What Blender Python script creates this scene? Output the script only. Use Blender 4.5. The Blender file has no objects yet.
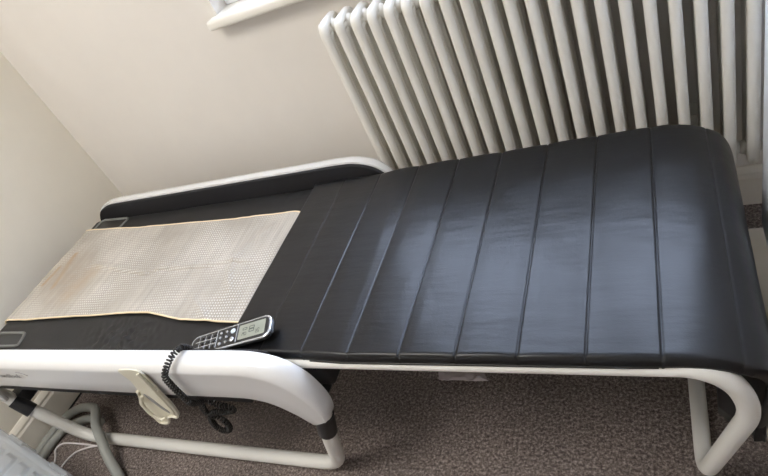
import bpy, bmesh, math, random
from mathutils import Vector, Matrix, noise
random.seed(4)
S = bpy.context.scene
COL = S.collection
PI = math.pi

# ------------------------------------------------------------------ camera, light, exposure
cam = bpy.data.objects.new('camera', bpy.data.cameras.new('camera'))
COL.objects.link(cam)
cam.location = (1.308, -1.4243, 1.2621)
cam.rotation_euler = (0.87873, 0.38635, 0.30237)
cam.data.sensor_width = 36.0
cam.data.lens = 574.43 / 768 * 36
cam.data.clip_start = 0.02
S.camera = cam

w = bpy.data.worlds.new('daylight')
S.world = w
w.use_nodes = True
bg = w.node_tree.nodes['Background']
bg.inputs[0].default_value = (0.65, 0.765, 1.0, 1)
bg.inputs[1].default_value = 9.0


def area(name, loc, rot, sx, sy, energy, color, portal=False):
    l = bpy.data.lights.new(name, 'AREA')
    l.shape = 'RECTANGLE'
    l.size, l.size_y = sx, sy
    l.energy = energy
    l.color = color
    o = bpy.data.objects.new(name, l)
    o.location = loc
    o.rotation_euler = rot
    COL.objects.link(o)
    if portal:
        l.cycles.is_portal = True
    return o


area('window_portal', (1.0, 0.16, 1.55), (PI / 2, 0, PI), 1.7, 1.3, 10, (1, 1, 1), True).rotation_euler = (-PI / 2, 0, 0)
area('ceiling_lamp_light', (-.05, -1.5, 2.33), (0, 0, 0), .9, .9, 36, (1.0, 0.955, 0.89))

S.view_settings.view_transform = 'Standard'
S.view_settings.look = 'None'
S.view_settings.gamma = 1
S.view_settings.use_curve_mapping = False
S.view_settings.exposure = -0.08
S.cycles.use_denoising = True
S.cycles.max_bounces = 10
S.cycles.diffuse_bounces = 6


# ------------------------------------------------------------------ materials
class NT:
    def __init__(s, name):
        s.m = bpy.data.materials.new(name)
        s.m.use_nodes = True
        s.t = s.m.node_tree
        s.b = s.t.nodes['Principled BSDF']

    def n(s, typ, **kw):
        o = s.t.nodes.new(typ)
        for k, v in kw.items():
            setattr(o, k, v)
        return o

    def l(s, a, b):
        s.t.links.new(a, b)

    def val(s, x, sock):
        if isinstance(x, (int, float, tuple)):
            sock.default_value = x
        else:
            s.l(x, sock)

    def math(s, op, a, b=0.0, c=0.0):
        o = s.n('ShaderNodeMath', operation=op)
        s.val(a, o.inputs[0]); s.val(b, o.inputs[1]); s.val(c, o.inputs[2])
        return o.outputs[0]

    def noise(s, scale, detail=4, rough=.5, vec=None):
        o = s.n('ShaderNodeTexNoise')
        o.inputs['Scale'].default_value = scale
        o.inputs['Detail'].default_value = detail
        o.inputs['Roughness'].default_value = rough
        s.l(vec if vec is not None else s.coord(), o.inputs['Vector'])
        return o.outputs[0]

    def coord(s):
        if not hasattr(s, 'tc'):
            s.tc = s.n('ShaderNodeTexCoord')
        return s.tc.outputs['Object']

    def scaled(s, v):
        o = s.n('ShaderNodeMapping')
        o.inputs['Scale'].default_value = v
        s.l(s.coord(), o.inputs[0])
        return o.outputs[0]

    def ramp(s, fac, stops):
        o = s.n('ShaderNodeValToRGB')
        e = o.color_ramp.elements
        while len(e) < len(stops):
            e.new(.5)
        for i, (p, c) in enumerate(stops):
            e[i].position = p
            e[i].color = (*c, 1)
        s.l(fac, o.inputs[0])
        return o.outputs[0]

    def mix(s, fac, a, b, mode='MIX'):
        o = s.n('ShaderNodeMix', data_type='RGBA', blend_type=mode)
        s.val(fac, o.inputs[0])
        s.val((*a, 1) if isinstance(a, tuple) and len(a) == 3 else a, o.inputs[6])
        s.val((*b, 1) if isinstance(b, tuple) and len(b) == 3 else b, o.inputs[7])
        return o.outputs[2]

    def color(s, c):
        s.val((*c, 1) if isinstance(c, tuple) else c, s.b.inputs['Base Color'])

    def bump(s, h, strength, dist=.002):
        o = s.n('ShaderNodeBump')
        o.inputs['Strength'].default_value = strength
        o.inputs['Distance'].default_value = dist
        s.l(h, o.inputs['Height'])
        s.l(o.outputs[0], s.b.inputs['Normal'])

    def rough(s, r):
        s.val(r, s.b.inputs['Roughness'])


def simple(name, col, rough=.5, metal=0, nscale=None, nstr=.1, coat=0, var=0.0):
    t = NT(name)
    if var:
        n = t.noise(6, 5, .6)
        t.color(t.ramp(n, [(.3, tuple(c * (1 - var) for c in col)), (.7, tuple(min(1, c * (1 + var)) for c in col))]))
    else:
        t.color(col)
    t.rough(rough)
    t.b.inputs['Metallic'].default_value = metal
    t.b.inputs['Coat Weight'].default_value = coat
    if nscale:
        t.bump(t.noise(nscale), nstr)
    return t.m


M = {}
M['wall'] = simple('painted_wall', (.745, .705, .65), .75, nscale=260, nstr=.12, var=.02)
M['wall_lit'] = simple('cream_lit_wall', (.80, .755, .655), .75, nscale=260, nstr=.12, var=.02)  # left wall: wall tone lightened and warmed, light on it put into colour
M['ceiling'] = simple('ceiling_paint', (.8, .79, .76), .8, nscale=120)
M['skirting'] = simple('skirting_paint', (.72, .68, .60), .4, nscale=30, nstr=.03)
M['sill'] = simple('sill_paint', (.80, .77, .70), .35)
M['upvc'] = simple('white_window_plastic', (.85, .87, .9), .25)
M['radiator'] = simple('radiator_enamel', (.76, .735, .67), .32, nscale=40, nstr=.04)
M['white_plastic'] = simple('glossy_white_plastic', (.72, .72, .72), .2, coat=.4)
M['white_tube'] = simple('white_powder_coated_tube', (.72, .71, .67), .33, nscale=90, nstr=.08, var=.03)
M['black_plastic'] = simple('black_plastic', (.012, .013, .017), .4)
M['black_cloth'] = simple('black_underside_cloth', (.010, .010, .013), .8, nscale=300)
M['grey_trim'] = simple('grey_embossed_trim', (.16, .16, .15), .4)
M['cream_plastic'] = simple('cream_plastic', (.64, .61, .50), .4)
M['hose'] = simple('grey_hose_plastic', (.30, .31, .29), .42)
M['cable'] = simple('white_cable_plastic', (.72, .68, .68), .4)
M['black_rubber'] = simple('black_rubber', (.012, .012, .013), .38)
M['silver'] = simple('silver_plastic', (.62, .64, .66), .25, metal=.7)
M['handset_black'] = simple('handset_black', (.018, .018, .02), .3)
M['lcd'] = simple('lcd_green_grey', (.27, .285, .235), .3)
M['lcd_ink'] = simple('lcd_segments', (.06, .07, .06), .4)
M['ink'] = simple('grey_print', (.24, .24, .24), .5)
M['button'] = simple('pale_button', (.55, .62, .68), .3)
M['gold_trim'] = simple('cream_piping', (.78, .64, .42), .6)
M['board'] = simple('cream_board', (.62, .57, .47), .5, var=.04)
M['cabinet'] = simple('white_cabinet_lacquer', (.80, .82, .86), .35)
M['cloth_blue'] = simple('pale_blue_cloth', (.42, .45, .50), .9, nscale=200)
M['cloth_cream'] = simple('cream_cloth', (.50, .45, .40), .9, nscale=200)
M['lamp'] = simple('lamp_shade_glass', (.85, .83, .78), .5)

# carpet
t = NT('brown_grey_carpet')
n1 = t.noise(150, 4, .8)
n2 = t.noise(3.2, 5, .6)
n3 = t.noise(75, 3, .6)
c = t.ramp(n1, [(.36, (.030, .025, .023)), (.50, (.165, .138, .126)), (.64, (.56, .49, .45))])
c = t.mix(.40, c, t.ramp(n3, [(.3, (.10, .08, .074)), (.7, (.25, .21, .195))]))
c = t.mix(1.0, c, t.ramp(n2, [(.3, (.92, .92, .92)), (.7, (1.32, 1.30, 1.28))]), 'MULTIPLY')
t.color(c)
t.rough(.95)
t.b.inputs['Specular IOR Level'].default_value = .1
t.bump(n1, .9, .006)
M['carpet'] = t.m


def leather(name, base, r, wr=.25):
    t = NT(name)
    v = t.n('ShaderNodeTexVoronoi')
    v.inputs['Scale'].default_value = 420
    t.l(t.coord(), v.inputs['Vector'])
    wrk = t.noise(9, 5, .55, t.scaled((1.6, .8, 1)))
    drag = t.noise(7, 4, .5, t.scaled((.7, 3.2, 1)))
    h = t.math('ADD', t.math('MULTIPLY', v.outputs[0], .10), t.math('MULTIPLY', wrk, wr * 4))
    h = t.math('ADD', h, t.math('MULTIPLY', drag, wr * 9))
    t.color(t.ramp(t.noise(5, 4), [(.3, tuple(x * .85 for x in base)), (.7, tuple(x * 1.15 for x in base))]))
    rr = t.n('ShaderNodeMapRange')
    t.l(t.noise(14, 5), rr.inputs[0])
    rr.inputs[3].default_value = r - .05
    rr.inputs[4].default_value = r + .06
    t.rough(rr.outputs[0])
    t.b.inputs['Specular IOR Level'].default_value = .40
    t.bump(h, .22, .003)
    return t.m


M['leather'] = leather('black_vinyl_leather', (.006, .0065, .008), .31)
M['leather_dull'] = leather('dull_black_vinyl', (.011, .011, .012), .48, .15)

# woven mat
t = NT('beige_bead_weave')
sep = t.n('ShaderNodeSeparateXYZ')
wob = t.n('ShaderNodeVectorMath', operation='ADD')
wn = t.n('ShaderNodeTexNoise'); wn.inputs['Scale'].default_value = 5
t.l(t.coord(), wn.inputs['Vector'])
ws = t.n('ShaderNodeVectorMath', operation='SCALE'); ws.inputs[3].default_value = .012
t.l(wn.outputs['Color'], ws.inputs[0])
t.l(t.coord(), wob.inputs[0]); t.l(ws.outputs[0], wob.inputs[1])
t.l(wob.outputs[0], sep.inputs[0])
X, Y = sep.outputs[0], sep.outputs[1]
fx = t.math('ABSOLUTE', t.math('SUBTRACT', t.math('FRACT', t.math('DIVIDE', X, .0088)), .5))
fy = t.math('ABSOLUTE', t.math('SUBTRACT', t.math('FRACT', t.math('DIVIDE', Y, .0088)), .5))
bead = t.math('MULTIPLY', t.math('LESS_THAN', fx, .2), t.math('LESS_THAN', fy, .24))
line = t.math('LESS_THAN', fx, .12)
blotch = t.ramp(t.noise(4.5, 5, .6), [(.35, (.37, .335, .28)), (.65, (.52, .475, .41))])
streak = t.noise(1, 3, .6, t.scaled((90, 5, 1)))
base = t.mix(t.math('MULTIPLY', t.math('POWER', streak, 2.0), 1.3), blotch, (.27, .25, .225))
base = t.mix(t.math('MULTIPLY', line, .45), base, (.24, .22, .20))
vis = t.math('MULTIPLY', bead, t.ramp(t.noise(7, 3), [(.38, (.08, .08, .08)), (.65, (.75, .75, .75))]))
base = t.mix(vis, base, (.78, .75, .70))


def seg_mask(t, X, Y, ax, ay, bx, by, r):
    """soft mask round a segment on the mat (worn rust-coloured marks)"""
    dx, dy = bx - ax, by - ay
    L2 = dx * dx + dy * dy
    px = t.math('SUBTRACT', X, ax); py = t.math('SUBTRACT', Y, ay)
    h = t.math('DIVIDE', t.math('ADD', t.math('MULTIPLY', px, dx), t.math('MULTIPLY', py, dy)), L2)
    h = t.math('MINIMUM', t.math('MAXIMUM', h, 0.0), 1.0)
    ex = t.math('SUBTRACT', px, t.math('MULTIPLY', h, dx)); ey = t.math('SUBTRACT', py, t.math('MULTIPLY', h, dy))
    d = t.math('SQRT', t.math('ADD', t.math('MULTIPLY', ex, ex), t.math('MULTIPLY', ey, ey)))
    return t.math('MAXIMUM', t.math('SUBTRACT', 1.0, t.math('DIVIDE', d, r)), 0.0)


blob = t.noise(45, 3, .6)
for (ax, ay, bx, by, r, k, colr) in [(-.545, -.585, -.535, -.515, .014, 1.7, (.34, .21, .10)), (-.475, -.60, -.510, -.455, .016, 1.9, (.38, .24, .11)), (-.50, -.59, -.49, -.48, .05, 1.0, (.30, .27, .23)),
                                     (-.36, -.64, -.335, -.55, .05, .8, (.40, .29, .17)), (-.50, -.52, -.38, -.60, .13, .9, (.34, .27, .20))]:
    m = seg_mask(t, X, Y, ax, ay, bx, by, r)
    m = t.math('MULTIPLY', t.math('MULTIPLY', m, blob), k)
    m = t.math('MINIMUM', m, .9)
    base = t.mix(m, base, colr)
t.color(base)
t.rough(.72)
t.bump(t.math('ADD', t.math('MULTIPLY', bead, .6), t.math('MULTIPLY', t.noise(12, 5), 2.0)), .5, .002)
M['mat'] = t.m

# glass and clear plastic
t = NT('window_glass')
t.b.inputs['Transmission Weight'].default_value = 1
t.b.inputs['Roughness'].default_value = 0
t.b.inputs['IOR'].default_value = 1.02
t.color((1, 1, 1))
M['glass'] = t.m
t = NT('cloudy_clear_plastic')
t.b.inputs['Transmission Weight'].default_value = .35
t.b.inputs['Roughness'].default_value = .28
t.b.inputs['IOR'].default_value = 1.3
t.b.inputs['Alpha'].default_value = .34
t.color((.58, .62, .67))
M['clear'] = t.m
t = NT('thin_clear_film')
t.b.inputs['Roughness'].default_value = .15
t.b.inputs['Alpha'].default_value = .45
t.color((.75, .66, .66))
t.bump(t.noise(60, 4), .8, .004)
M['film'] = t.m


# ------------------------------------------------------------------ mesh helpers
def link(name, me, mat, parent=None, smooth=True):
    o = bpy.data.objects.new(name, me)
    COL.objects.link(o)
    if mat:
        me.materials.append(M[mat])
    if smooth:
        for p in me.polygons:
            p.use_smooth = True
    if parent:
        o.parent = parent
    return o


def from_bm(name, bm, mat, parent=None, smooth=True):
    bmesh.ops.recalc_face_normals(bm, faces=bm.faces)
    me = bpy.data.meshes.new(name)
    bm.to_mesh(me)
    bm.free()
    return link(name, me, mat, parent, smooth)


def autosmooth(o, ang=40):
    me = o.data
    bm = bmesh.new(); bm.from_mesh(me)
    for e in bm.edges:
        if len(e.link_faces) == 2 and e.calc_face_angle(0) > math.radians(ang):
            e.smooth = False
    bm.to_mesh(me); bm.free()
    return o


def box_bm(bm, x0, x1, y0, y1, z0, z1, bev=0.0, seg=2):
    t = bmesh.new()
    bmesh.ops.create_cube(t, size=1)
    for v in t.verts:
        v.co = Vector(((x0 + x1) / 2 + v.co.x * (x1 - x0), (y0 + y1) / 2 + v.co.y * (y1 - y0), (z0 + z1) / 2 + v.co.z * (z1 - z0)))
    if bev:
        bmesh.ops.bevel(t, geom=list(t.edges), offset=bev, segments=seg, profile=.5, affect='EDGES')
    me = bpy.data.meshes.new('tmp'); t.to_mesh(me); t.free()
    bm.from_mesh(me); bpy.data.meshes.remove(me)


def box(name, x0, x1, y0, y1, z0, z1, mat, parent=None, bev=0.0, seg=2):
    bm = bmesh.new()
    box_bm(bm, x0, x1, y0, y1, z0, z1, bev, seg)
    return autosmooth(from_bm(name, bm, mat, parent))


def catmull(P, n=8, closed=False):
    P = [Vector(p) for p in P]
    out = []
    N = len(P)
    rng = N if closed else N - 1
    for i in range(rng):
        p1, p2 = P[i], P[(i + 1) % N]
        p0 = P[i - 1] if (i > 0 or closed) else p1 * 2 - p2
        p3 = P[(i + 2) % N] if (i + 2 < N or closed) else p2 * 2 - p1
        for k in range(n):
            u = k / n
            out.append(.5 * ((2 * p1) + (p2 - p0) * u + (2 * p0 - 5 * p1 + 4 * p2 - p3) * u * u + (3 * p1 - p0 - 3 * p2 + p3) * u ** 3))
    if not closed:
        out.append(P[-1])
    return out


def fillet(P, r, n=8):
    """polyline with rounded corners"""
    P = [Vector(p) for p in P]
    out = [P[0]]
    for i in range(1, len(P) - 1):
        a = (P[i - 1] - P[i]); b = (P[i + 1] - P[i])
        rr = r[i - 1] if isinstance(r, (list, tuple)) else r
        d = min(rr, a.length * .49, b.length * .49)
        A = P[i] + a.normalized() * d; B = P[i] + b.normalized() * d
        for k in range(n + 1):
            u = k / n
            out.append(A * (1 - u) ** 2 + P[i] * 2 * u * (1 - u) + B * u * u)
    out.append(P[-1])
    return out


def tube_bm(bm, pts, r, seg=14, closed=False, cap=True):
    pts = [Vector(p) for p in pts]
    N = len(pts)
    rf = r if callable(r) else (lambda u: r)
    rings = []
    up = None
    for i, p in enumerate(pts):
        if closed:
            tan = (pts[(i + 1) % N] - pts[i - 1])
        else:
            tan = pts[min(i + 1, N - 1)] - pts[max(i - 1, 0)]
        tan.normalize()
        if up is None:
            a = Vector((0, 0, 1)) if abs(tan.z) < .9 else Vector((1, 0, 0))
            up = (a - tan * a.dot(tan)).normalized()
        else:
            up = (up - tan * up.dot(tan)).normalized()
        sd = tan.cross(up)
        R = rf(i / max(1, N - 1))
        rings.append([bm.verts.new(p + (up * math.cos(2 * PI * k / seg) + sd * math.sin(2 * PI * k / seg)) * R) for k in range(seg)])
    M_ = N if closed else N - 1
    for i in range(M_):
        a, b = rings[i], rings[(i + 1) % N]
        off = 0
        if closed and i == N - 1:
            off = min(range(seg), key=lambda s_: (a[0].co - b[s_].co).length)
        for k in range(seg):
            bm.faces.new((a[k], a[(k + 1) % seg], b[(k + 1 + off) % seg], b[(k + off) % seg]))
    if cap and not closed:
        bm.faces.new(rings[0][::-1])
        bm.faces.new(rings[-1])


def tube(name, pts, r, mat, parent=None, seg=14, closed=False):
    bm = bmesh.new()
    tube_bm(bm, pts, r, seg, closed)
    return autosmooth(from_bm(name, bm, mat, parent), 60)


def grid(name, nu, nv, f, mat, parent=None, thick=0.0):
    bm = bmesh.new()
    V = [[bm.verts.new(f(i / nu, j / nv)) for j in range(nv + 1)] for i in range(nu + 1)]
    for i in range(nu):
        for j in range(nv):
            bm.faces.new((V[i][j], V[i + 1][j], V[i + 1][j + 1], V[i][j + 1]))
    me = bpy.data.meshes.new(name)
    bmesh.ops.recalc_face_normals(bm, faces=bm.faces)
    up = sum((f_.normal.z for f_ in bm.faces))
    if up < 0:
        bmesh.ops.reverse_faces(bm, faces=bm.faces)
    bm.to_mesh(me); bm.free()
    o = link(name, me, mat, parent)
    if thick:
        md = o.modifiers.new('thickness', 'SOLIDIFY')
        md.thickness = thick; md.offset = -1
    return o


def tag(o, label=None, cat=None, group=None, kind=None):
    for k, v in (('label', label), ('category', cat), ('group', group), ('kind', kind)):
        if v:
            o[k] = v
    return o


def empty(name, loc=(0, 0, 0)):
    o = bpy.data.objects.new(name, None)
    o.empty_display_size = .1
    COL.objects.link(o)
    return o


def base_at(root, loc):
    """move the thing's empty to its base, children stay where they are"""
    root.location = loc
    for c in root.children:
        c.location = c.location - Vector(loc)


def lerp_tab(tab, x):
    if x <= tab[0][0]:
        return tab[0][1]
    for (a, va), (b, vb) in zip(tab, tab[1:]):
        if x <= b:
            u = (x - a) / (b - a)
            u = u * u * (3 - 2 * u) if False else u
            return va + (vb - va) * u
    return tab[-1][1]


# ------------------------------------------------------------------ the room
XL, XR, YF, ZC = -.755, 2.6, -3.1, 2.45
WX0, WX1, WZ0, WZ1 = .17, 1.85, .905, 2.15


def struct(o):
    return tag(o, kind='structure')


struct(box('floor', XL - .1, XR + .1, YF - .1, .3, -.1, 0, 'carpet'))
struct(box('ceiling', XL - .1, XR + .1, YF - .1, .3, ZC, ZC + .1, 'ceiling'))
struct(box('wall_left', XL - .1, XL, YF, .3, 0, ZC, 'wall_lit'))
struct(box('wall_right', XR, XR + .1, YF, .3, 0, ZC, 'wall'))
struct(box('wall_front', XL - .1, XR + .1, YF - .1, YF, 0, ZC, 'wall'))
bm = bmesh.new()
box_bm(bm, XL, WX0, 0, .3, 0, ZC)
box_bm(bm, WX1, XR, 0, .3, 0, ZC)
box_bm(bm, WX0, WX1, 0, .3, 0, WZ0)
box_bm(bm, WX0, WX1, 0, .3, WZ1, ZC)
struct(from_bm('wall_back', bm, 'wall', smooth=False))


def skirting(name, axis):
    prof = [(0, 0), (.018, 0), (.018, .092), (.014, .100), (.014, .108), (.009, .118), (.004, .124), (0, .125)]
    bm = bmesh.new()
    rings = []
    ends = (XL + .018, XR) if axis == 'x' else (YF, 0)
    for e in ends:
        if axis == 'x':
            rings.append([bm.verts.new((e, -d, z)) for d, z in prof])
        else:
            rings.append([bm.verts.new((XL + d, e, z)) for d, z in prof])
    n = len(prof)
    for k in range(n):
        bm.faces.new((rings[0][k], rings[0][(k + 1) % n], rings[1][(k + 1) % n], rings[1][k]))
    bm.faces.new(rings[0]); bm.faces.new(rings[1][::-1])
    return struct(from_bm(name, bm, 'skirting', smooth=False))


skirting('baseboard_back', 'x')
skirting('baseboard_left', 'y')

# window: board with rounded nose, frame, mullion, pane
win = tag(empty('window_1'), kind='structure')
bm = bmesh.new()
box_bm(bm, WX0 - .018, WX1 + .035, -.05, .0, .893, .922, .010, 4)
box_bm(bm, WX0 + .001, WX1 - .001, -.01, .20, .895, .922)
autosmooth(from_bm('window_sill', bm, 'sill', win))
bm = bmesh.new()
for (a, b, c_, d) in [(WX0, WX0 + .06, .922, WZ1), (WX1 - .06, WX1, .922, WZ1), (WX0 + .06, WX1 - .06, .922, .985), (WX0 + .06, WX1 - .06, WZ1 - .06, WZ1),
                      (.98, 1.04, .985, WZ1 - .06)]:
    box_bm(bm, a, b, .06, .12, c_, d, .006, 2)
autosmooth(from_bm('window_frame', bm, 'upvc', win))
box('pane', WX0 + .05, WX1 - .05, .088, .092, .98, WZ1 - .05, 'glass', win)

# ceiling lamp that the lamp light belongs to
lamp = tag(empty('ceiling_lamp'), 'round frosted flush lamp on the ceiling above the room', 'lamp')
bm = bmesh.new()
bmesh.ops.create_cone(bm, cap_ends=True, segments=48, radius1=.20, radius2=.23, depth=.05, matrix=Matrix.Translation((-.05, -1.5, ZC - .06)))
from_bm('lamp_shade', bm, 'lamp', lamp, False)
bm = bmesh.new()
bmesh.ops.create_cone(bm, cap_ends=True, segments=48, radius1=.12, radius2=.12, depth=.035, matrix=Matrix.Translation((-.05, -1.5, ZC - .0175)))
from_bm('lamp_base', bm, 'white_plastic', lamp, False)
base_at(lamp, (-.05, -1.5, ZC))

# ------------------------------------------------------------------ column radiator
rad = tag(empty('column_radiator'), 'cream enamelled column radiator standing against the back wall under the window', 'radiator')
RX0, RP = .5515, .0462
YFt, YBk = -.14, -.050
ZB, ZT = .230, .856


def column_mesh():
    bm = bmesh.new()
    loop = fillet([(0, YFt, .5), (0, YFt, ZT - .014), (0, YBk, ZT - .014), (0, YBk, ZB + .014), (0, YFt, ZB + .014), (0, YFt, .5)], .024, 8)[:-1]
    def r(u):
        return .0125
    tube_bm(bm, loop, r, 14, closed=True)
    g = .013
    loop2 = fillet([(0, YFt + g, .5), (0, YFt + g, ZT - .040), (0, YBk - g, ZT - .040), (0, YBk - g, ZB + .026), (0, YFt + g, ZB + .026), (0, YFt + g, .5)], .020, 6)[:-1]
    tube_bm(bm, loop2, .0125, 14, closed=True)
    ym = (YFt + YBk) / 2
    tube_bm(bm, [(0, ym, ZB + .014), (0, ym, ZT - .014)], .0115, 12)
    # head pieces: rounded bosses where the sections are welded
    for z in (ZT - .030, ZB + .030):
        tube_bm(bm, [(-.0228, ym, z), (-.014, ym, z), (.014, ym, z), (.0228, ym, z)], lambda u: .019 if .2 < u < .8 else .014, 16)
        tube_bm(bm, [(0, YFt + .004, z), (0, YBk - .004, z)], .0115, 12)
    me = bpy.data.meshes.new('radiator_column')
    bmesh.ops.recalc_face_normals(bm, faces=bm.faces)
    bm.to_mesh(me); bm.free()
    return me


cm = column_mesh()
first = link('radiator_column', cm, 'radiator', rad)
first.location = (RX0, 0, 0)
for k in range(1, 22):
    o = first.copy()
    COL.objects.link(o)
    o.parent = rad
    o.location = (RX0 + k * RP, 0, 0)
for x in (RX0 + RP * 2.5, RX0 + RP * 17.5):
    bm = bmesh.new()
    box_bm(bm, x - .009, x + .009, YBk - .02, 0, ZB + .06, ZB + .085, .002)
    box_bm(bm, x - .02, x + .02, -.005, 0, ZB + .03, ZB + .12, .002)
    autosmooth(from_bm('wall_bracket', bm, 'radiator', rad))
tube('end_plug', [(RX0 - .030, (YFt + YBk) / 2, ZT - .030), (RX0 - .0225, (YFt + YBk) / 2, ZT - .030)], .013, 'radiator', rad)
base_at(rad, (1.015, -.096, 0))

# ------------------------------------------------------------------ the massage bed
bed = tag(empty('massage_bed'), 'long black padded massage bed with white plastic side covers and white tube feet', 'massage bed')
YB_, YF_ = -.26, -.869       # back and front edge of the upholstery

# black body tray under the cushion
bm = bmesh.new()
box_bm(bm, -.60, .635, YF_ + .004, YB_ - .004, .360, .438, .010, 3)
box_bm(bm, -.55, .43, YF_ - .051, YB_ + .045, .3765, .430, .003, 2)
box_bm(bm, -.55, .44, YF_ - .048, YB_ + .045, .362, .385, .003, 2)
autosmooth(from_bm('body_tray', bm, 'black_cloth', bed))

# main cushion
def main_cushion(u, v):
    s = -.665 + u * 1.26
    y = YF_ + .004 + v * (YB_ - YF_ - .008)
    if s > -.572:
        x, z = s, .456
    else:                                   # rolls down over the head end
        a = min(1.0, (-.572 - s) / .093)
        x = -.572 - .045 * math.sin(a * PI / 2)
        z = .456 - .07 * (1 - math.cos(a * PI / 2))
    e = min(v, 1 - v)
    z -= .012 * max(0, 1 - e / .03) ** 2
    p = Vector((x, y, z))
    # crumpled skin near the front edge of the mat and at the far end of the back strip
    d = math.exp(-(((x - .0) / .10) ** 2 + ((y + .80) / .045) ** 2))
    d2 = math.exp(-(((x - .33) / .08) ** 2 + ((y + .30) / .03) ** 2))
    z += .0012 * noise.noise(Vector((x * 6, y * 8, 0)))
    z += d * .009 * noise.noise(Vector((x * 70 + y * 30, y * 60, 1))) + d2 * .004 * noise.noise(Vector((x * 20, y * 50, 3)))
    return Vector((x, y, z))


grid('head_cushion', 260, 130, main_cushion, 'leather_dull', bed, .016)
for poly in ([(-.560, -.784), (-.432, -.785), (-.415, -.832), (-.556, -.835)], [(-.548, -.276), (-.402, -.284), (-.411, -.337), (-.553, -.325)]):
    cx = sum(p[0] for p in poly) / 4; cy = sum(p[1] for p in poly) / 4
    P = fillet([(cx, (poly[0][1] + poly[1][1]) / 2, .4575)] + [], 0) if False else None
    pts = [Vector((a, b, .4572)) for a, b in poly]
    loop = []
    for i in range(4):
        p, a, b = pts[i], pts[i - 1], pts[(i + 1) % 4]
        A = p + (a - p).normalized() * .014; B = p + (b - p).normalized() * .014
        for k in range(5):
            q = k / 4
            loop.append(A * (1 - q) ** 2 + p * 2 * q * (1 - q) + B * q * q)
    tube('grip_outline', loop, .0045, 'grey_trim', bed, 8, closed=True)
    bm = bmesh.new()
    bm.faces.new([bm.verts.new((p.x, p.y, .4573)) for p in loop])
    from_bm('grip_recess', bm, 'black_rubber', bed)

# side covers: C section swept along a path that curves down into the legs
def smooth_path(P, n=10):
    return catmull([(a, 0, b) for a, b in P], n)


def side_cover(sign):
    """sign -1: front cover, +1: the one along the wall"""
    XC = -.012
    lk = 1.0 if sign < 0 else .935
    half_T = [(0, .510), (.20, .510), (.38, .510), (.48, .510), (.535, .505), (.585, .486), (.618, .450), (.634, .402), (.637, .355), (.628, .315)]
    half_B = [(0, .388), (.20, .388), (.34, .389), (.41, .390), (.460, .388), (.500, .378), (.530, .358), (.552, .332), (.566, .305), (.574, .288)]
    T = [(XC - a * lk, b) for a, b in half_T[::-1]][:-1] + [(XC + a, b) for a, b in half_T]
    B = [(XC - a * lk, b) for a, b in half_B[::-1]][:-1] + [(XC + a, b) for a, b in half_B]
    T = smooth_path(T, 8); B = smooth_path(B, 8)
    prof = [(.10, .004), (.0, .006), (-.012, .014), (-.008, .026), (.02, .036), (.08, .0455), (.16, .050), (.20, .051), (.24, .0505), (.6, .0495), (.93, .048), (.985, .046), (1.0, .040), (.985, .033), (.9, .030)]
    y0 = (YF_ - .008) if sign < 0 else (YB_ + .006)
    bm = bmesh.new()
    rings = []
    N = len(T)
    for i in range(N):
        u = i / (N - 1)
        ring = []
        e = min(1.0, min(i, N - 1 - i) / 20)
        ws_ = .82 + .18 * e
        for s, d in prof:
            p = T[i].lerp(B[i], s)
            ring.append(bm.verts.new((p.x, y0 + sign * (d * ws_ + (1 - ws_) * .025), p.z)))
        rings.append(ring)
    for i in range(N - 1):
        for k in range(len(prof) - 1):
            bm.faces.new((rings[i][k], rings[i][k + 1], rings[i + 1][k + 1], rings[i + 1][k]))
    for r_ in (rings[0], rings[-1]):
        bm.faces.new(r_)
    o = from_bm('side_cover', bm, 'white_plastic', bed)
    autosmooth(o, 50)
    # black lining on the inner face, following the cover's curve
    bm = bmesh.new()
    yi = (YF_ - .001) if sign < 0 else (YB_ + .001)
    rr_ = []
    for p in T:
        if p.z < .455 or (sign < 0 and p.x > .54):
            continue
        zt_ = p.z - (.010 if sign < 0 else .005)
        rr_.append([bm.verts.new((p.x, a, b)) for a, b in ((yi, .425), (yi, zt_ - .003), (yi + sign * .003, zt_), (yi + sign * .009, zt_), (yi + sign * .009, .425))])
    for a, b in zip(rr_, rr_[1:]):
        for k in range(5):
            bm.faces.new((a[k], a[(k + 1) % 5], b[(k + 1) % 5], b[k]))
    bm.faces.new(rr_[0]); bm.faces.new(rr_[-1][::-1])
    autosmooth(from_bm('rail_lining', bm, 'black_cloth', bed), 40)
    return o


front_cover = side_cover(-1)
side_cover(1)

# maker's print on the left of the front cover
cu = bpy.data.curves.new('print', 'FONT')
cu.body = 'medilook'
cu.size = .026
cu.shear = .25
cu.extrude = .0003
cu.align_x = 'RIGHT'
to = bpy.data.objects.new('printtmp', cu)
COL.objects.link(to)
bpy.context.view_layer.update()
me = bpy.data.meshes.new_from_object(to.evaluated_get(bpy.context.evaluated_depsgraph_get()))
bpy.data.objects.remove(to)
me.name = 'printed_name'
lg = link('printed_name', me, 'ink', bed, False)
lg.rotation_euler = (PI / 2, 0, 0)
YFACE = YF_ - .008 - .0500
lg.location = (-.302, YFACE - .0008, .443)
tube('print_swoosh', catmull([(-.298, YFACE - .0005, .470), (-.280, YFACE - .0005, .468), (-.262, YFACE - .0005, .455)], 5), .0011, 'ink', bed, 6)

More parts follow.
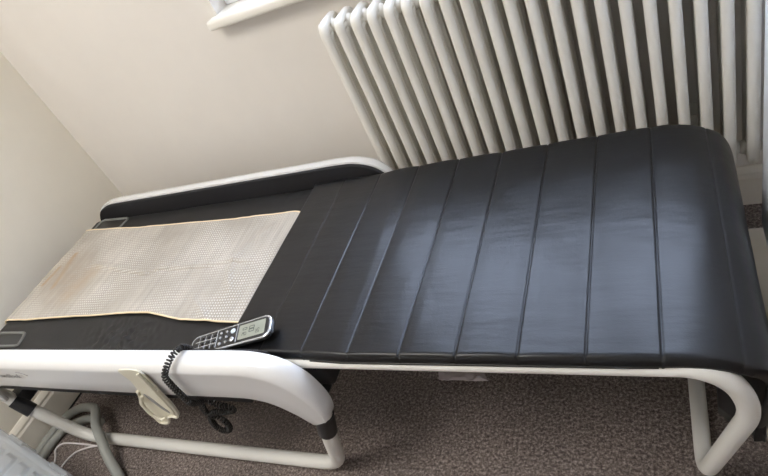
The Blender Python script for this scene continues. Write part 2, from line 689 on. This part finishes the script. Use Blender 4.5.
# legs of the main body: floor bar with risers, black sleeves
for y in (YF_ - .030, YB_ + .028):
    yb = y + (.018 if y < -.5 else -.018)
    path = fillet([(-.640, y, .335), (-.594, y, .235), (-.510, yb, .023), (.484, yb, .023), (.556, y, .22), (.600, y, .335)], [.06, .075, .06, .06], 10)
    tube('leg_frame', path, .0188, 'white_tube', bed, 18)
    for (a, b) in (((.600, .335), (.556, .22)), ((-.640, .335), (-.594, .235))):
        A = Vector((a[0], y, a[1])); B = Vector((b[0], y, b[1]))
        tube('sleeve', [A.lerp(B, .28), A.lerp(B, .92)] if a[0] > 0 else [A.lerp(B, .72), A.lerp(B, 1.30)], .0225, 'black_plastic', bed, 18)
# crossbars between front and back sleeves
tube('crossbar', [(.560, YF_ - .03, .30), (.560, YB_ + .03, .30)], .015, 'black_plastic', bed)
tube('crossbar', [(-.600, YF_ - .03, .238), (-.600, YB_ + .03, .238)], .015, 'black_plastic', bed)
box('clamp_block', -.635, -.585, YF_ - .02, YF_ + .02, .225, .275, 'black_plastic', bed, .008)

# extension frame: long tube, rounded down to the foot, bar along the carpet, back up
zt = .443
def ext_y(sign):
    return (YF_ + .006) if sign < 0 else (YB_ - .010)
fr = [(.50, ext_y(-1), zt), (1.345, ext_y(-1), zt - .004), (1.384, ext_y(-1), .335), (1.308, ext_y(-1) + .045, .019)]
bk = [(a, ext_y(1) - (.045 if i == 3 else 0), c_) for i, (a, b, c_) in enumerate(fr)]
path = fillet(fr + bk[::-1], [.105, .075, .05, .05, .075, .105], 12)
def ext_r(p):
    if p.x < 1.285 and p.z > .3:
        return .0118
    if p.z > .3:
        return .0118 + .0050 * min(1, (p.x - 1.285) / .06)
    return .0165
RR = [ext_r(p) for p in path]
tube('extension_frame', path, lambda u: RR[int(round(u * (len(RR) - 1)))], 'white_tube', bed, 20)

# ribbed leather pad over the extension
XS0, SD = .4957, .1102
seams = [XS0 + SD * k for k in range(9)]


def pad_pt(s):
    """centre line: flat, then rolls over the end and hangs"""
    pts = PADP
    for i in range(len(pts) - 1):
        if s <= pts[i + 1][2]:
            a, b = pts[i], pts[i + 1]
            u = (s - a[2]) / (b[2] - a[2])
            return a[0] + (b[0] - a[0]) * u, a[1] + (b[1] - a[1]) * u
    return pts[-1][0], pts[-1][1]


cl = [(.395, .4745), (.60, .4745), (.90, .474), (1.20, .473), (1.27, .4715), (1.325, .4640), (1.368, .4495), (1.400, .424), (1.418, .38), (1.424, .31), (1.422, .22), (1.416, .14), (1.412, .092)]
cp = catmull([(a, 0, b) for a, b in cl], 10)
PADP = []
acc = .395
for i, p in enumerate(cp):
    if i:
        acc += (p - cp[i - 1]).length
    PADP.append((p.x, p.z, acc))
SMAX = acc


def pad(u, v):
    s = .395 + u * (SMAX - .395)
    x, z = pad_pt(s)
    x2, z2 = pad_pt(min(SMAX, s + .004))
    x1, z1 = pad_pt(max(.395, s - .004))
    tx, tz = x2 - x1, z2 - z1
    L = math.hypot(tx, tz) or 1
    nx, nz = -tz / L, tx / L
    yb = lerp_tab([(.395, -.272), (.60, -.270), (.66, -.262), (1.0, -.256), (1.3, -.248), (1.7, -.256)], s)
    yf = lerp_tab([(.395, -.862), (.60, -.866), (.70, -.871), (1.25, -.872), (1.33, -.868), (1.40, -.862), (1.46, -.845), (1.55, -.815), (1.7, -.785)], s)
    # across: flat top with rolled edges
    W = yb - yf
    a = v * (W + .05) - .025            # arc length across incl. roll-over
    if a < .022:
        k = min(1, (.022 - a) / .047)
        y = yf + .009 * (1 - math.sin(k * PI / 2)) ; dz = -.017 * (1 - math.cos(k * PI / 2)) - .002 * k
    elif a > W - .022:
        k = min(1, (a - (W - .022)) / .047)
        y = yb - .013 * (1 - math.sin(k * PI / 2)); dz = -.017 * (1 - math.cos(k * PI / 2)) - .002 * k
    else:
        y = yf + .009 + (yb - yf - .022) * (a - .022) / (W - .044); dz = 0
    # puffed panels between stitched seams
    d = min(abs(s - q) for q in seams)
    puff = .0016 * (1 - math.exp(-(d / .018) ** 2)) * (0.35 if s < .60 else 1.0)
    groove = -.0032 * math.exp(-(d / .0019) ** 2) * (0.25 if s < .60 else (.45 if s < .75 else (.9 if s < 1.3 else .35)))
    wv = .0016 * noise.noise(Vector((s * 7, y * 3.5, 2))) + .0012 * noise.noise(Vector((s * 16, y * 9, 5)))
    if s > 1.3:
        wv += .006 * (s - 1.3) * noise.noise(Vector((s * 9, y * 10, 7)))
    h = dz + puff + groove + wv
    return Vector((x + nx * h, y, z + nz * h))


grid('leg_pad', 1000, 90, pad, 'leather', bed, .014)
# piping along the lower front edge of the pad
pp = [(x, lerp_tab([(.395, -.862), (.60, -.866), (.70, -.871), (1.25, -.872), (1.33, -.864)], x) + .001, .4535) for x in [.62 + .04 * i for i in range(17)]]
tube('edge_piping', pp, .0028, 'black_rubber', bed, 8)
# hem of the hanging flap turned back under
def hem(u, v):
    P = catmull([(1.412, -.785, 0), (1.390, -.775, 0), (1.36, -.76, 0), (1.34, -.745, 0)], 5)
    k = u * (len(P) - 1); i = min(int(k), len(P) - 2)
    p = P[i].lerp(P[i + 1], k - i)
    return Vector((p.x, p.y, .092 + .03 * u + v * .30))
grid('flap_hem', 20, 10, hem, 'leather', bed, .006)
base_at(bed, (.0, -.565, 0))

# ------------------------------------------------------------------ beaded mat
mat = tag(empty('bead_mat'), 'beige beaded heat mat with cream piping and rusty marks lying on the head cushion', 'mat')
FR = [(-.64, -.737), (-.589, -.737), (-.459, -.737), (-.317, -.733), (-.023, -.727), (.047, -.728), (.122, -.743), (.183, -.755), (.306, -.764), (.386, -.769)]
BK = [(-.64, -.328), (-.545, -.331), (-.286, -.353), (-.004, -.37), (.199, -.378), (.366, -.381), (.39, -.389)]
CR = [(-.356, -.53), (-.207, -.559), (-.072, -.586), (-.026, -.567), (.058, -.577), (.133, -.576), (.233, -.563), (.293, -.572)]


def mat_pt(u, v):
    s = -.635 + u * (.388 + .635)
    yf = lerp_tab(FR, s); yb = lerp_tab(BK, s)
    y = yf + v * (yb - yf)
    if s > -.572:
        x, z = s, .4615
    else:
        a = min(1.0, (-.572 - s) / .093)
        x = -.572 - .050 * math.sin(a * PI / 2)
        z = .4615 - .07 * (1 - math.cos(a * PI / 2))
    # lengthwise crease
    k = lerp_tab(CR, s)
    amp = .0050 * max(0, min(1, (s + .42) / .08)) * max(0, min(1, (.33 - s) / .06))
    d = y - k
    z += amp * (math.exp(-((d - .008) / .013) ** 2)) - amp * .5 * math.exp(-((d + .006) / .005) ** 2)
    # folds at the foot end
    q = (s - (.30 + .05 * math.sin((y + .45) * 14)))
    m = max(0, min(1, (y + .70) / .06)) * max(0, min(1, (-.40 - y) / .05))
    z += .006 * m * math.exp(-(q / .014) ** 2)
    q2 = (s - .20) * .7 + (y + .70) * .9
    z += .004 * math.exp(-(q2 / .012) ** 2) * math.exp(-(((s - .25) / .08) ** 2))
    z += .0030 * (noise.noise(Vector((s * 9, y * 7, 4))) + .5) + .0012 * noise.noise(Vector((s * 30, y * 22, 9)))
    e = min(v, 1 - v)
    z -= .001 * max(0, 1 - e / .02)
    return Vector((x, y, z + .001))


grid('woven_panel', 340, 260, mat_pt, 'mat', mat, .003)
for v in (0.0, 1.0):
    pts = [mat_pt(i / 80, v) + Vector((0, 0, -.0005)) for i in range(81)]
    tube('piping', pts, .0026, 'gold_trim', mat, 8)
base_at(mat, (-.1, -.56, .458))

# ------------------------------------------------------------------ remote handset
RO = Vector((.421, -.835, .4815))
RA = math.radians(14.5)
remote = tag(empty('remote_control'), 'black and silver corded remote handset with a grey display resting on the pad edge', 'remote control')
RL, RW, RH = .212, .058, .022


def rounded_plate(x0, x1, y0, y1, z0, z1, r, taper=0.0, seg=8, bev=.003):
    bm = bmesh.new()
    pts = []
    for (cx, cy, a0) in ((x1 - r, y1 - r, 0), (x0 + r, y1 - r, 90), (x0 + r, y0 + r, 180), (x1 - r, y0 + r, 270)):
        for k in range(seg + 1):
            a = math.radians(a0 + 90 * k / seg)
            X_ = cx + r * math.cos(a); Y_ = cy + r * math.sin(a)
            f = 1 - taper * (1 - (X_ - x0) / (x1 - x0))
            pts.append((X_, Y_ * f))
    lv = []
    for z, ins in ((z0, bev), (z0 + bev, 0), (z1 - bev, 0), (z1, bev)):
        ring = []
        for X_, Y_ in pts:
            cx, cy = (x0 + x1) / 2, (y0 + y1) / 2
            d = Vector((X_ - cx, Y_ - cy))
            s_ = Vector((1 - ins / ((x1 - x0) / 2), 1 - ins / ((y1 - y0) / 2)))
            ring.append(bm.verts.new((cx + d.x * s_.x, cy + d.y * s_.y, z)))
        lv.append(ring)
    n = len(pts)
    for a, b in zip(lv, lv[1:]):
        for k in range(n):
            bm.faces.new((a[k], a[(k + 1) % n], b[(k + 1) % n], b[k]))
    bm.faces.new(lv[0][::-1]); bm.faces.new(lv[-1])
    return bm


def rpart(name, bm, m_):
    return autosmooth(from_bm(name, bm, m_, remote), 40)


rpart('back_shell', rounded_plate(-RL / 2, RL / 2, -RW / 2 + .002, RW / 2 - .002, 0, .012, .018, .12, bev=.004), 'handset_black')
rpart('rim', rounded_plate(-RL / 2, RL / 2, -RW / 2, RW / 2, .012, .0175, .019, .12, bev=.0012), 'silver')
rpart('face_plate', rounded_plate(-RL / 2 + .004, RL / 2 - .0045, -RW / 2 + .004, RW / 2 - .004, .0155, .0185, .016, .12, bev=.0006), 'handset_black')
rpart('display', rounded_plate(.024, RL / 2 - .014, -.0185, .0185, .0180, .0192, .003, bev=.0003), 'lcd')
bm = bmesh.new()
# display figures: rows of seven-segment like marks
def seg_digit(bm, cx, cy, h, on):
    w_ = h * .5; t_ = h * .13
    S_ = {'a': (cx + h / 2, cy, t_, w_), 'g': (cx, cy, t_, w_), 'd': (cx - h / 2, cy, t_, w_),
          'b': (cx + h / 4, cy - w_ / 2, h / 2, t_), 'c': (cx - h / 4, cy - w_ / 2, h / 2, t_), 'f': (cx + h / 4, cy + w_ / 2, h / 2, t_), 'e': (cx - h / 4, cy + w_ / 2, h / 2, t_)}
    for k in on:
        a, b, sx, sy = S_[k]
        box_bm(bm, a - sx / 2, a + sx / 2, b - sy / 2, b + sy / 2, .0191, .0195)
# text reads across the width of the handset
for (cx, cy, h, on) in [(.040, .006, .010, 'abcdef'), (.040, -.001, .010, 'bc'), (.040, -.008, .010, 'abged'), (.058, .006, .012, 'abcdef'), (.058, -.002, .012, 'abcdef'), (.074, -.004, .008, 'afgcd'), (.074, -.010, .008, 'abcdef')]:
    seg_digit(bm, cx, cy, h, on)
rpart('display_figures', bm, 'lcd_ink')
bm = bmesh.new()
for yy in (-.0215, .0215):
    pass
for xx in (.0195, -.034):
    b2 = bmesh.new() if xx > 0 else bm
    tube_bm(b2, [(xx, -.0215, .0186), (xx, .0215, .0186)], .0012, 8)
    if xx > 0:
        rpart('divider', b2, 'silver')
for xx in (-.050, -.066, -.082):
    tube_bm(bm, [(xx, -.019, .0186), (xx, .019, .0186)], .0008, 8)
for yy in (-.008, .006):
    tube_bm(bm, [(-.034, yy, .0186), (-.092, yy, .0186)], .0008, 8)
rpart('keypad_grid', bm, 'silver')


def button(x, y, r, m_, h=.0025):
    bm = bmesh.new()
    prof = [(r, 0), (r, h * .6), (r * .8, h), (0.0001, h * 1.1)]
    rings = [[bm.verts.new((x + a * math.cos(2 * PI * k / 16), y + a * math.sin(2 * PI * k / 16), .0182 + z)) for k in range(16)] for a, z in prof]
    for a, b in zip(rings, rings[1:]):
        for k in range(16):
            bm.faces.new((a[k], a[(k + 1) % 16], b[(k + 1) % 16], b[k]))
    bm.faces.new(rings[-1]); bm.faces.new(rings[0][::-1])
    rpart('button', bm, m_)


button(.008, .010, .0062, 'button'); button(.008, -.011, .0058, 'silver')
for (x, y) in [(-.008, .013), (-.008, -.001), (-.008, -.014), (-.024, .013), (-.024, .001)]:
    button(x, y, .0032, 'silver')
button(-.024, -.014, .0042, 'silver')
for x in (-.042, -.058, -.074):
    for y in (-.0145, -.001, .0125):
        button(x, y, .0036, 'black_rubber')
Rm = Matrix.Translation(RO) @ Matrix.Rotation(RA, 4, 'Z') @ Matrix.Rotation(math.radians(-3.0), 4, 'Y') @ Matrix.Rotation(math.radians(6), 4, 'X')
remote.matrix_world = Rm

# coiled lead of the handset: over the cover, under the bed, hanging in a loop
def coil(path, R, pitch, wire, name, parent):
    P = [Vector(p) for p in path]
    L = [0]
    for a, b in zip(P, P[1:]):
        L.append(L[-1] + (b - a).length)
    total = L[-1]
    n = int(total / pitch * 10)
    pts = []
    up = Vector((0, -1, .3)).normalized()
    j = 0
    for i in range(n + 1):
        s = total * i / n
        while j < len(L) - 2 and L[j + 1] < s:
            j += 1
        u = (s - L[j]) / max(1e-9, L[j + 1] - L[j])
        c0 = P[j].lerp(P[j + 1], u)
        tan = (P[min(j + 2, len(P) - 1)] - P[max(j - 1, 0)]).normalized()
        up = (up - tan * up.dot(tan)).normalized()
        sd = tan.cross(up)
        a = 2 * PI * s / pitch
        pts.append(c0 + (up * math.cos(a) + sd * math.sin(a)) * R)
    bm = bmesh.new()
    tube_bm(bm, pts, wire, 6)
    return from_bm(name, bm, 'black_rubber', parent)


cpath = catmull([(.325, -.862, .478), (.318, -.872, .505), (.326, -.890, .525), (.318, -.918, .524), (.300, -.941, .500), (.294, -.9435, .470), (.292, -.9435, .425), (.290, -.941, .392), (.283, -.925, .365), (.280, -.905, .345),
                 (.300, -.905, .325), (.330, -.905, .318), (.335, -.905, .303), (.300, -.905, .292), (.262, -.905, .288), (.232, -.905, .262), (.216, -.905, .225), (.222, -.905, .200), (.252, -.905, .203), (.268, -.905, .235), (.262, -.905, .262), (.240, -.908, .285), (.245, -.905, .32), (.25, -.90, .352), (.25, -.88, .366)], 10)
coil(cpath, .0060, .0078, .0021, 'coiled_lead', None)
cl_ = [o for o in COL.objects if o.name == 'coiled_lead'][0]
cl_.parent = remote
cl_.matrix_parent_inverse = Rm.inverted()

# ------------------------------------------------------------------ cream holder hooked on the front cover
holder = tag(empty('handset_holder'), 'cream plastic handset holder hooked on the front side cover', 'holder')
out = [(.150, .503), (.171, .509), (.205, .509), (.221, .498), (.220, .45), (.215, .414), (.214, .357), (.205, .330), (.194, .326), (.180, .327), (.165, .319), (.150, .300), (.129, .295), (.115, .303), (.112, .348), (.107, .369), (.137, .413), (.155, .463)]
YH = YFACE - .006


def hold_y(z):
    if z > .485:
        return YH
    if z < .39:
        return YH - (.39 - z) * .10
    return YH


bm = bmesh.new()
OP = catmull([(a, 0, b) for a, b in out], 4, True)
fr_ = [bm.verts.new((p.x, hold_y(p.z) - .004, p.z)) for p in OP]
bk_ = [bm.verts.new((p.x, hold_y(p.z), p.z)) for p in OP]
n = len(OP)
for k in range(n):
    bm.faces.new((fr_[k], fr_[(k + 1) % n], bk_[(k + 1) % n], bk_[k]))
from mathutils.geometry import tessellate_polygon
tri = tessellate_polygon([[Vector((p.x, p.z, 0)) for p in OP]])
for a, b, c_ in tri:
    try:
        bm.faces.new((fr_[a], fr_[b], fr_[c_])); bm.faces.new((bk_[a], bk_[c_], bk_[b]))
    except ValueError:
        pass
autosmooth(from_bm('back_plate', bm, 'cream_plastic', holder), 35)
ctr = Vector((.165, 0, .40))
rimp = [Vector((ctr.x + (p.x - ctr.x) * .97, hold_y(p.z) - .006, ctr.z + (p.z - ctr.z) * .985)) for p in OP if p.z < .435]
i0 = max(range(len(rimp)), key=lambda i: (rimp[i] - rimp[i - 1]).length)
rimp = rimp[i0:] + rimp[:i0]
tube('rim', rimp, .0035, 'cream_plastic', holder, 8)
tube('side_lip', [(.214, hold_y(.50) - .007, .500), (.215, YH - .008, .46), (.211, YH - .009, .415), (.209, YH - .012, .36), (.200, YH - .012, .338)], .0035, 'cream_plastic', holder, 8)
# dark pocket slot with raised scoop
bm = bmesh.new()
SL = catmull([(.152, 0, .412), (.150, 0, .392), (.158, 0, .372), (.168, 0, .352), (.180, 0, .338), (.183, 0, .345), (.174, 0, .362), (.166, 0, .382), (.160, 0, .402)], 4, True)
a_ = [bm.verts.new((p.x, hold_y(p.z) - .0050, p.z)) for p in SL]
b_ = [bm.verts.new((p.x, hold_y(p.z) - .0035, p.z)) for p in SL]
for k in range(len(SL)):
    bm.faces.new((a_[k], a_[(k + 1) % len(SL)], b_[(k + 1) % len(SL)], b_[k]))
bm.faces.new(a_); bm.faces.new(b_[::-1])
sl = from_bm('slot', bm, 'ink', holder, False)
sl['label'] = 'dark curved slot'
tube('scoop', catmull([(.148, YH - .010, .41), (.134, YH - .016, .385), (.132, YH - .020, .352), (.145, YH - .020, .325), (.168, YH - .018, .330)], 6), .004, 'cream_plastic', holder, 8)
base_at(holder, (.16, YH, .40))

# ------------------------------------------------------------------ things on the carpet
hose = tube('vacuum_hose', catmull([(-.705, -1.14, .016), (-.709, -1.02, .016), (-.7125, -.95, .016), (-.712, -.89, .016), (-.706, -.850, .018), (-.685, -.812, .022), (-.645, -.790, .027), (-.590, -.785, .036), (-.530, -.796, .052), (-.478, -.826, .068), (-.427, -.868, .078), (-.370, -.910, .072), (-.322, -.953, .046), (-.262, -.995, .020), (-.19, -1.045, .016), (-.02, -1.10, .016), (.08, -1.13, .016)], 10), .0155, 'hose', None, 14)
tag(hose, 'smooth grey hose looping over the floor bar beneath the head end', 'hose')
hose2 = tube('vacuum_hose', catmull([(-.675, -1.14, .0155), (-.677, -1.03, .0155), (-.678, -.95, .0155), (-.676, -.90, .0155), (-.657, -.855, .0155), (-.612, -.828, .0155), (-.570, -.816, .0155), (-.535, -.818, .0155), (-.505, -.826, .0155)], 10), .0145, 'hose', None, 14)
tag(hose2, 'lower grey hose strand lying on the inner side of the big hose loop', 'hose')
cb = tube('white_cable', catmull([(-.566, -1.008, .004), (-.567, -.974, .004), (-.551, -.937, .004), (-.515, -.917, .004), (-.474, -.9045, .004), (-.458, -.902, .004), (-.470, -.9035, .004), (-.527, -.903, .0045), (-.589, -.905, .006), (-.641, -.910, .004), (-.655, -.932, .004), (-.625, -.963, .004), (-.600, -1.00, .004)], 8), .0032, 'cable', None, 8)
tag(cb, 'thin white cable curled on the carpet beside the clear box', 'cable')
bc = tube('gap_shade_strip', catmull([(XL + .0218, y_, .0036) for y_ in (-1.10, -1.0, -.93, -.80, -.70, -.60)] + [(XL + .03, -.50, .0036)], 8), .0033, 'black_rubber', None, 8)  # black strand drawn for the shade in the gap between skirting and carpet
tag(bc, 'thin black strip drawn for the shaded gap along the left skirting', 'cable')

# clear storage box with a ribbed lid
sb = tag(empty('storage_box'), 'cloudy clear plastic storage box with ribbed lid in the lower left corner', 'storage box')
BL, BW, BH = .60, .34, .235
def box_local(bm, *a, **k):
    box_bm(bm, *a, **k)
bm = bmesh.new()
rings = []
for z, ins in ((.0, .045), (.01, .035), (BH - .02, .010), (BH - .018, .0), (BH - .006, .0), (BH - .006, .012), (.012, .040)):
    r = .03
    ring = []
    x0, x1, y0, y1 = ins, BL - ins, -BW + ins, -ins
    for (cx, cy, a0) in ((x1 - r, y1 - r, 0), (x0 + r, y1 - r, 90), (x0 + r, y0 + r, 180), (x1 - r, y0 + r, 270)):
        for k in range(7):
            a = math.radians(a0 + 15 * k)
            ring.append(bm.verts.new((cx + r * math.cos(a), cy + r * math.sin(a), z)))
    rings.append(ring)
n = len(rings[0])
for a, b in zip(rings, rings[1:]):
    for k in range(n):
        bm.faces.new((a[k], a[(k + 1) % n], b[(k + 1) % n], b[k]))
bm.faces.new(rings[0][::-1]); bm.faces.new(rings[-1])
autosmooth(from_bm('tub', bm, 'clear', sb))
def lid_pt(u, v):
    x = u * BL; y = -v * BW
    e = min(u * BL, (1 - u) * BL, v * BW, (1 - v) * BW)
    z = BH + .006
    if e < .010:
        z -= .010 * (1 - e / .010)
    elif e < .018:
        z += 0
    elif e < .028:
        z -= .009 * (e - .018) / .010
    else:
        z -= .009
        ex = min(e - .028, .02) / .02
        k = (x / BL * 7) % 1
        rib = 1 if .12 < k < .72 else 0
        if .06 < k <= .12: rib = (k - .06) / .06
        if .72 <= k < .78: rib = 1 - (k - .72) / .06
        z += .010 * rib * min(1, max(0, (e - .034) / .010))
    return Vector((x, y, z))
lid = grid('lid', 210, 110, lid_pt, 'clear', sb, .0025)
for (x, w2) in ((.13, .09), (.40, .09)):
    bm = bmesh.new()
    box_bm(bm, x, x + w2, -.006, .006, BH - .045, BH + .010, .003)
    autosmooth(from_bm('clip', bm, 'clear', sb))
# folded pale things seen through the plastic
bm = bmesh.new()
box_bm(bm, .06, .30, -.28, -.06, .015, .17, .03, 4)
ct = tag(autosmooth(from_bm('folded_cloth', bm, 'cloth_blue')), 'pale folded cloth inside the clear storage box, at its wall side', 'cloth')
bm = bmesh.new()
box_bm(bm, .33, .54, -.27, -.07, .015, .15, .03, 4)
ct2 = tag(autosmooth(from_bm('folded_cloth', bm, 'cloth_cream')), 'cream folded cloth inside the clear storage box, at its right side', 'cloth')
for o in (sb, ct, ct2):
    o.location = (-.655, -.972, .0)
    o.rotation_euler = (0, 0, math.radians(-13.3))

# crumpled clear film under the bed
def film_pt(u, v):
    x = .69 + u * .14 - .02 * v; y = -.615 + v * (.06 - .03 * u)
    z = .006 + .012 * (noise.noise(Vector((x * 40, y * 45, 1))) + .45) * min(1, 6 * min(u, 1 - u, v, 1 - v) + .2)
    return Vector((x, y, max(z, .002)))
fm = grid('plastic_film', 60, 30, film_pt, 'film', None, .0008)
tag(fm, 'crumpled clear plastic film on the carpet under the bed', 'plastic film')

# cream board on the carpet behind the foot end, white cabinet on legs over it
bd = box('floor_board', 1.425, 2.1, -.80, -.125, 0, .012, 'board', None, .003)
tag(bd, 'flat cream board lying on the carpet between bed foot and right edge', 'board')
cab = tag(empty('white_cabinet'), 'white cabinet on legs at the right edge of the photo beside the radiator', 'cabinet')
CX0 = 1.463
box('carcass', CX0, CX0 + .45, -.80, -.35, .243, 1.20, 'cabinet', cab, .004)
box('door', CX0 + .004, CX0 + .446, -.818, -.801, .250, 1.193, 'cabinet', cab, .003)
tube('handle', fillet([(CX0 + .05, -.818, .66), (CX0 + .05, -.845, .66), (CX0 + .05, -.845, .80), (CX0 + .05, -.818, .80)], .01), .005, 'silver', cab, 10)
for x in (CX0 + .03, CX0 + .42):
    for y in (-.765, -.385):
        box('leg', x - .015, x + .015, y - .015, y + .015, .012, .244, 'hose', cab, .003)
base_at(cab, (CX0 + .225, -.575, .012))
